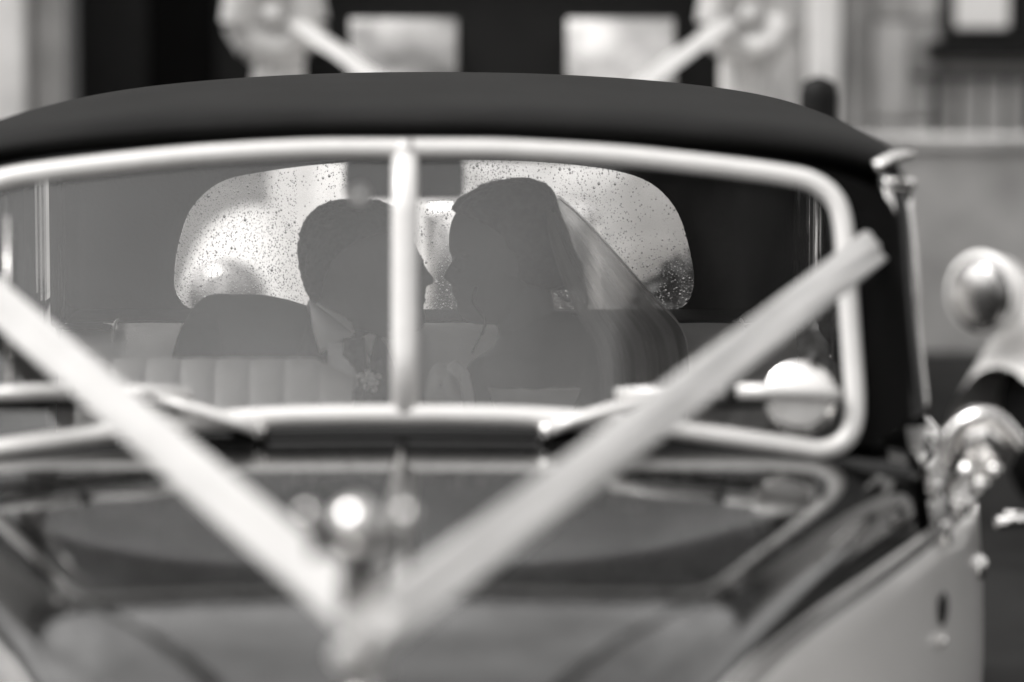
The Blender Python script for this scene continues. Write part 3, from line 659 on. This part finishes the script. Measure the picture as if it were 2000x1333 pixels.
# ================================================================== ribbons on the wedding car
kn = Vector((0, my, mz+.105)); kp = P(720, 1215, my-.01)
pr = P(1722, 452, .10); pl = Vector((-pr.x, pr.y, pr.z))
pr = Vector((.678, .135, P(1712, 464, .11).z)); pl = Vector((-.678, .135, pr.z))
ke = Vector((.020, my-.055, kp.z+.004)); el = ke+(ke-pl).normalized()*.030; er = ke+(ke-pr).normalized()*.050+Vector((0, .006, 0))
strip('bonnet_ribbon', pl, el, .051, 'white satin ribbon stretched from the left windscreen pillar down to the mascot', group='ribbons on the wedding car', nrm=(-.1, -1, .25), sag=.004)
strip('bonnet_ribbon', pr, er, .051, 'white satin ribbon stretched from the right windscreen pillar down to the mascot', group='ribbons on the wedding car', nrm=(.1, -1, .25), sag=.004)
kt = thing('ribbon_knot', 'small white ribbon knot tied round the bonnet mascot', 'knot', (0, my, kp.z))
kb = MB(); kb.sphere((-.002, my-.07, kp.z-.022), .019, (1.1, .8, .9)); kb.build('knot', 'ribbon', kt)
strip('tail', (-.0, my-.055, kp.z-.01), (.02, my-.05, kp.z-.05), .03, None, nrm=(0, -1, .3), parent=kt)

# ================================================================== people
def slices(mb, tab, Y, nseg=28, sharp=0.0, yo=0, facing=1):
    "loft of horizontal slices: rows of (v, u_left, u_right, half depth in m[, y offset]); the front is the side it faces"
    tabc = catmull([Vector((t[1], t[2], t[3])) for t in tab], 3); vv = catmull([Vector((t[0], t[4] if len(t) > 4 else 0, 0)) for t in tab], 3); rows = []
    for q, w in zip(tabc, vv):
        a = P(q.x, w.x, Y); b = P(q.y, w.x, Y); cx = (a.x+b.x)/2; rx = (b.x-a.x)/2; row = []
        for k in range(nseg):
            t = 2*PI*k/nseg; c_, s_ = math.cos(t), math.sin(t)
            narrow = 1-sharp*max(0, c_*facing)**2
            row.append((cx+rx*c_, Y+yo+w.y+q.z*s_*narrow, a.z))
        rows.append(row)
    mb.grid(rows, close_u=True, cap=True)
def capsule(mb, a, b, ra, rb, n=12):
    a, b = Vector(a), Vector(b); mb.sphere(a, ra, n=8); mb.sphere(b, rb, n=8); mb.tube([a, a.lerp(b, .5), b], [ra, (ra+rb)/2, rb], n)
def hand(mb, w, d, side, s=1.0):
    "palm and five bent fingers lying along d, palm down"
    d = Vector(d).normalized(); x = Vector((side, 0, 0)); w = Vector(w); x = (x-d*x.dot(d)).normalized()
    mb.box(w+d*.045*s, (.075*s, .08*s, .026*s), R=Matrix((x, d, x.cross(d))).transposed(), bev=.008)
    for i, (l, o) in enumerate(((.068, -.030), (.078, -.010), (.073, .010), (.058, .029))):
        p0 = w+d*.085*s+x*o*s; p1 = p0+(d*.8+Vector((0, 0, -.35)))*l*.5*s; p2 = p1+(d*.5+Vector((0, 0, -.85)))*l*.5*s
        capsule(mb, p0, p1, .0095*s, .0085*s, 8); capsule(mb, p1, p2, .0085*s, .007*s, 8)
    p0 = w+d*.02*s-x*.035*s; p1 = p0+(d*.7-x*.7)*.035*s; p2 = p1+(d*.95-x*.2)*.03*s
    capsule(mb, p0, p1, .012*s, .011*s, 8); capsule(mb, p1, p2, .011*s, .009*s, 8)
# ---------- groom
GY = 1.40
gm = thing('person', 'groom in dark suit and open white collar leaning in towards the bride', 'person', P(560, 1250, GY))
hb = MB()
slices(hb, [(398, 672, 712, .012), (404, 645, 742, .040), (416, 622, 772, .056), (434, 605, 790, .066), (455, 593, 803, .074), (475, 588, 812, .077), (495, 586, 820, .077), (510, 587, 829, .076), (521, 589, 825, .075), (532, 591, 828, .074), (546, 596, 830, .072), (560, 602, 831, .068), (572, 606, 834, .064), (579, 610, 829, .062), (588, 616, 834, .060), (597, 624, 827, .057), (608, 634, 830, .054), (622, 650, 833, .050), (638, 672, 828, .043), (650, 695, 815, .032), (658, 712, 795, .018)], GY, facing=1, sharp=.55)
# nose, ear, lips, brow
for f in range(6):
    q = f/5; capsule(hb, P(824, 520, GY), P(841, 549, GY), .005, .0085, 8)
capsule(hb, P(828, 552, GY-.010), P(828, 552, GY+.010), .007, .007, 8)
for sy in (-1, 1): 
    hb.sphere(P(683, 508, GY+sy*.076), .022, (.62, .35, 1.25), n=8, R=Matrix.Rotation(-.25, 3, 'Y'))
    capsule(hb, P(820, 508, GY+sy*.012), P(800, 507, GY+sy*.055), .006, .006, 8)
    hb.sphere(P(812, 522, GY+sy*.030), .012, n=6)
# neck and torso
capsule(hb, P(670, 590, GY), P(630, 690, GY), .056, .06)
slices(hb, [(640, 560, 690, .06), (660, 480, 705, .09), (700, 400, 715, .11), (760, 370, 725, .12), (900, 380, 720, .12), (1050, 390, 720, .13), (1120, 400, 700, .12)], GY)
capsule(hb, P(420, 640, GY), P(395, 880, GY-.10), .05, .038); capsule(hb, P(395, 880, GY-.10), P(560, 960, GY-.25), .038, .027); hand(hb, P(575, 960, GY-.27), (1, -.3, 0), -1)
capsule(hb, P(690, 690, GY), P(760, 870, GY-.12), .05, .036); capsule(hb, P(760, 870, GY-.12), P(820, 900, GY-.25), .036, .027); hand(hb, P(822, 905, GY-.28), (.5, -.8, 0), -1)
for u in (480, 650):
    capsule(hb, P(u, 1090, GY-.02), P(u, 1060, GY-.42), .08, .06); capsule(hb, P(u, 1060, GY-.42), Vector((P(u, 1060, GY).x, GY-.45, .44)), .055, .045)
body = hb.build('body', 'skin', gm); mods(body, ('REMESH', dict(mode='VOXEL', voxel_size=.0045)), ('SMOOTH', dict(factor=.5, iterations=3)))
# hair
hr = MB()
slices(hr, [(391, 668, 712, .014), (396, 640, 745, .045), (408, 617, 775, .061), (426, 599, 792, .072), (447, 588, 780, .080), (468, 583, 740, .083), (488, 582, 700, .082), (508, 583, 672, .079), (530, 587, 655, .074), (555, 594, 640, .066), (578, 604, 634, .05), (590, 612, 628, .03)], GY, nseg=60)
ho = hr.build('hair', 'hair', gm); mods(ho, ('SUBSURF', dict(levels=2)))
jitter(ho, lambda c: noise.noise(c*70)*.0028+noise.noise(c*190)*.0022)
# jacket
jk = MB()
slices(jk, [(578, 415, 470, .03), (582, 398, 525, .06), (592, 385, 575, .085), (606, 373, 612, .10), (630, 359, 640, .115), (660, 347, 690, .125), (700, 334, 725, .13), (760, 326, 735, .135), (900, 340, 735, .14), (1050, 350, 735, .15), (1120, 360, 720, .13)], GY)
jo = jk.build('jacket', 'suit', gm); mods(jo, ('REMESH', dict(mode='VOXEL', voxel_size=.006)), ('SMOOTH', dict(factor=.5, iterations=4)))
jitter(jo, lambda c: .004*noise.noise(c*14)+.002*noise.noise(c*40))
sl = MB(); capsule(sl, P(402, 668, GY-.07), P(370, 890, GY-.13), .050, .046); capsule(sl, P(370, 890, GY-.13), P(555, 955, GY-.25), .046, .036)
sl2 = mods(sl.build('sleeve', 'suit', gm), ('REMESH', dict(mode='VOXEL', voxel_size=.006)), ('SMOOTH', dict(factor=.5, iterations=6)))
jitter(sl2, lambda c: .005*noise.noise(Vector((c.x*22, c.y*22, c.z*9)))+.002*noise.noise(c*50))
sl = MB(); capsule(sl, P(700, 700, GY-.02), P(765, 870, GY-.12), .055, .044); capsule(sl, P(765, 870, GY-.12), P(812, 898, GY-.22), .044, .034)
mods(sl.build('sleeve', 'suit', gm), ('REMESH', dict(mode='VOXEL', voxel_size=.006)), ('SMOOTH', dict(factor=.5, iterations=6)))
# collar: one band and two points
def sheet(name, quad, Y0, m, parent, bulge=.02, th=.003, nx=8):
    a, b, c, d = [P(u, v, Y0+dy) for u, v, dy in quad]; rows = []
    for i in range(nx+1):
        f = i/nx; rows.append([(a.lerp(b, g_/nx)).lerp(d.lerp(c, g_/nx), f)+Vector((0, -bulge*math.sin(f*PI)*math.sin(PI*g_/nx), 0)) for g_ in range(nx+1)])
    o = MB().grid(rows).build(name, m, parent); return mods(o, ('SOLIDIFY', dict(thickness=th, offset=0)))
sheet('collar', [(604, 586, -.075), (650, 622, -.085), (692, 655, -.10), (620, 694, -.112)], GY, 'shirt', gm)
MB().tube([P(652+40*math.cos(a), 640+22*math.cos(a)-6, GY+.062*math.sin(a)) for a in [2*PI*k/20 for k in range(20)]], .010, 8, closed=True, flat=2.2).build('collar', 'shirt', gm)
sheet('collar', [(704, 660, -.10), (722, 652, -.08), (735, 655, -.07), (728, 700, -.105)], GY, 'shirt', gm, .005)
sheet('shirt_front', [(640, 672, -.112), (715, 668, -.112), (735, 800, -.15), (640, 800, -.15)], GY, 'shirt', gm)
sheet('tie', [(672, 660, -.12), (712, 660, -.12), (722, 820, -.162), (660, 820, -.162)], GY, 'tie', gm, .008)
sheet('lapel', [(603, 620, -.118), (625, 700, -.125), (672, 800, -.165), (560, 790, -.15)], GY, 'suit', gm, .012, .005)
sheet('lapel', [(735, 650, -.118), (728, 690, -.125), (700, 800, -.165), (760, 790, -.15)], GY, 'suit', gm, .012, .005)
fl = thing('buttonhole_flower', 'small white buttonhole flower pinned on the dark lapel', 'flower', P(722, 742, GY-.17))
c = P(722, 742, GY-.172)
for k in range(11):
    a = k*2.4; r_ = .004+.0015*k; MB().sphere(c+Vector((r_*math.cos(a), -.004+.0006*k, r_*math.sin(a))), .0062, (1, .35, .8), n=6, R=Matrix.Rotation(a, 3, 'Y')).build('petal', 'petal', fl)
MB().tube(catmull([c, c+Vector((-.012, 0, -.03)), c+Vector((-.02, .01, -.055))], 3), .0018, 6).build('stem', 'bark', fl)
for k in range(3): MB().sphere(c+Vector((.012*(k-1), .004, .016+.004*k)), .009, (.4, .25, 1.3), n=6, R=Matrix.Rotation(.5*(k-1), 3, 'Y')).build('leaf', 'foliage', fl)

# ---------- bride
BY_ = 1.42
br = thing('person', 'bride in profile with swept-up hair and long tulle veil', 'person', P(1060, 1250, BY_))
hb = MB()
slices(hb, [(368, 970, 1020, .02), (380, 935, 1050, .045), (400, 903, 1062, .062), (425, 884, 1070, .070), (450, 877, 1075, .073), (472, 875, 1076, .074), (492, 877, 1075, .073), (508, 884, 1074, .072), (520, 882, 1072, .070), (535, 880, 1068, .068), (550, 882, 1062, .064), (559, 884, 1058, .061), (566, 880, 1052, .058), (571, 885, 1048, .057), (578, 883, 1044, .055), (586, 891, 1038, .052), (598, 892, 1030, .048), (612, 896, 1020, .043), (625, 905, 1005, .034), (633, 922, 990, .018)], BY_, facing=-1, sharp=.55)
capsule(hb, P(884, 515, BY_), P(873, 541, BY_), .0045, .0075, 8)
capsule(hb, P(881, 547, BY_-.009), P(881, 547, BY_+.009), .006, .006, 8)
for sy in (-1, 1):
    hb.sphere(P(1003, 515, BY_+sy*.072), .019, (.62, .35, 1.25), n=8)
    hb.sphere(P(893, 516, BY_+sy*.028), .011, n=6)
    capsule(hb, P(888, 503, BY_+sy*.012), P(905, 500, BY_+sy*.05), .005, .005, 8)
capsule(hb, P(1025, 585, BY_), P(1035, 700, BY_), .050, .054)
slices(hb, [(606, 1060, 1120, .02), (612, 1030, 1160, .035), (622, 1000, 1184, .055), (645, 978, 1192, .075), (680, 960, 1191, .09), (705, 925, 1188, .10), (740, 918, 1178, .105), (800, 930, 1155, .105), (900, 945, 1140, .10), (1000, 920, 1160, .12), (1100, 900, 1180, .14), (1140, 920, 1160, .12)], BY_)
capsule(hb, P(950, 735, BY_-.02), P(925, 900, BY_-.12), .038, .030); capsule(hb, P(925, 900, BY_-.12), P(900, 930, BY_-.30), .028, .021); hand(hb, P(898, 932, BY_-.32), (-.5, -.8, 0), 1, .9)
capsule(hb, P(1150, 670, BY_-.02), P(1160, 880, BY_-.10), .042, .031); capsule(hb, P(1160, 880, BY_-.10), P(1050, 940, BY_-.30), .030, .021); hand(hb, P(1045, 940, BY_-.32), (-.7, -.7, 0), 1, .9)
for u in (960, 1110):
    capsule(hb, P(u, 1110, BY_-.02), P(u-10, 1090, BY_-.40), .08, .06); capsule(hb, P(u-10, 1090, BY_-.40), Vector((P(u, 1060, BY_).x, BY_-.43, .42)), .05, .04)
mods(hb.build('body', 'skin', br), ('REMESH', dict(mode='VOXEL', voxel_size=.0045)), ('SMOOTH', dict(factor=.5, iterations=3)))
hr = MB()
slices(hr, [(350, 995, 1035, .012), (355, 965, 1057, .045), (366, 934, 1073, .066), (382, 907, 1083, .080), (398, 888, 1088, .086), (410, 886, 1092, .089), (422, 908, 1096, .090), (445, 935, 1106, .090), (475, 955, 1118, .088), (505, 965, 1130, .085), (525, 972, 1137, .080), (543, 990, 1138, .07), (556, 1018, 1126, .052), (566, 1045, 1100, .03)], BY_, nseg=60)
ho = mods(hr.build('hair', 'hair2', br), ('SUBSURF', dict(levels=2)))
jitter(ho, lambda c: noise.noise(Vector((c.x*45, c.y*45, c.z*14)))*.004+noise.noise(c*120)*.0015)
MB().tube(catmull([P(930, 560, BY_-.06), P(925, 590, BY_-.065), P(945, 620, BY_-.062), P(946, 640, BY_-.06), P(935, 665, BY_-.055), P(922, 690, BY_-.05)], 6), [.0035]*12+[.003]*10+[.0018]*9, 6).build('curl', 'hair2', br)
for k in range(7):
    a = k*.5; MB().tube(catmull([P(1085+6*k, 562, BY_-.02+.01*k), P(1090+4*k, 575+2*k, BY_-.03), P(1096+5*k, 585+2*k, BY_-.02)], 4), .0009, 5).build('hair_strand', 'hair2', br)
fh = MB(); rnd = random.Random(12)
for k in range(46):
    a = rnd.random(); u, v = (lambda t: (905+170*t, 398-46*math.sin(PI*min(1, t*1.15))**.8))(a) if k < 26 else (1040+95*a, 556+8*math.sin(a*7))
    sgn = -1 if k < 26 else 1; y = BY_+rnd.uniform(-.05, .05)
    fh.tube(catmull([P(u, v+4*sgn*-1, y), P(u+rnd.uniform(4, 14), v+sgn*rnd.uniform(2, 6), y), P(u+rnd.uniform(10, 26), v+sgn*rnd.uniform(-2, 9), y)], 4), .0006, 4)
fh.build('stray_hair', 'hair2', br)
# earring hoop / hair loop seen in the gap at the nape
MB().tube([P(1122+25*math.cos(a), 588+26*math.sin(a), BY_-.04+.01*math.cos(a)) for a in [PI*(-.45+1.0*k/18) for k in range(19)]], .0022, 8).build('veil_loop', 'hair2', br)
# dress bodice and shoulder drape
bd_ = MB(); slices(bd_, [(745, 922, 1186, .112), (760, 920, 1176, .114), (800, 927, 1160, .112), (900, 940, 1146, .108), (1000, 915, 1165, .13), (1100, 893, 1190, .15), (1160, 880, 1200, .16)], BY_)
bd2 = mods(bd_.build('dress', 'dress', br), ('SUBSURF', dict(levels=2)))
jitter(bd2, lambda c: .004*noise.noise(Vector((c.x*30, c.y*30, c.z*6))))
def drape(name, pts, Y, m, parent, depth=.03, seed=0):
    rows = []; cs = catmull([P(u, v, Y) for u, v in pts], 5, True); cc = sum(cs, Vector())/len(cs)
    for f in (1, .93, .8, .6, .35, .08): rows.append([cc+(p-cc)*f+Vector((0, -depth*(1-f*f)**.5-.006*noise.noise(Vector((p.x*60, f*3, seed)))*(f < .99), 0)) for p in cs])
    rows += [[cc+(p-cc)*f+Vector((0, depth*.6*(1-f*f)**.5, 0)) for p in cs] for f in (.08, .5, .9)]
    return MB().grid(rows, close_u=True, close_v=True).build(name, m, parent)
drape('dress_ruffle', [(832, 800), (828, 760), (838, 728), (850, 712), (865, 711), (884, 720), (892, 745), (905, 800)], BY_-.14, 'dress', br, .035, 1)
drape('dress_ruffle', [(872, 722), (882, 708), (892, 704), (908, 716), (918, 735), (926, 790), (905, 800), (896, 750)], BY_-.15, 'dress', br, .02, 5)
# veil
rows = []
lft = catmull([P(1066, 398, BY_-.045), P(1070, 450, BY_-.098), P(1088, 520, BY_-.105), P(1120, 600, BY_-.115), P(1160, 680, BY_-.13), P(1172, 760, BY_-.13), P(1165, 900, BY_-.14)], 7)
rgt = catmull([P(1092, 388, BY_+.01), P(1135, 425, BY_+.03), P(1205, 500, BY_+.05), P(1275, 580, BY_+.05), P(1335, 650, BY_+.02), P(1345, 750, BY_+.0), P(1330, 900, BY_-.02)], 7)
for i, (a, b) in enumerate(zip(lft, rgt)):
    f = i/(len(lft)-1); rows.append([a.lerp(b, j/40)+Vector((0, -.010*math.sin(j*.45+1.5*f)*min(1, f*3)-.003*math.sin(j*1.7)*min(1, f*3)-.004*noise.noise(Vector((j*.4, f*3, 2)))*min(1, f*3), 0)) for j in range(41)])
MB().grid(rows).build('veil', 'veil', br)
rows = [[a.lerp(b, j/24)+Vector((0, .075-.008*math.sin(j*.7), 0)) for j in range(25)] for f_, (a, b) in enumerate(zip(lft, rgt))]
MB().grid(rows).build('veil', 'veil', br)
MB().tube(rgt, .0012, 6).build('veil_edge', 'dress', br)
# dark cushion behind the bride; its black stands in for shade outside the haze
cu = drape('bolster', [(1200, 640), (1220, 614), (1255, 602), (1300, 608), (1330, 640), (1340, 700), (1345, 800), (1200, 800)], 1.52, 'leather_d', None, .05, 2)
tag(cu, 'shade-coloured cushion on the rear seat behind the bride', 'bolster')
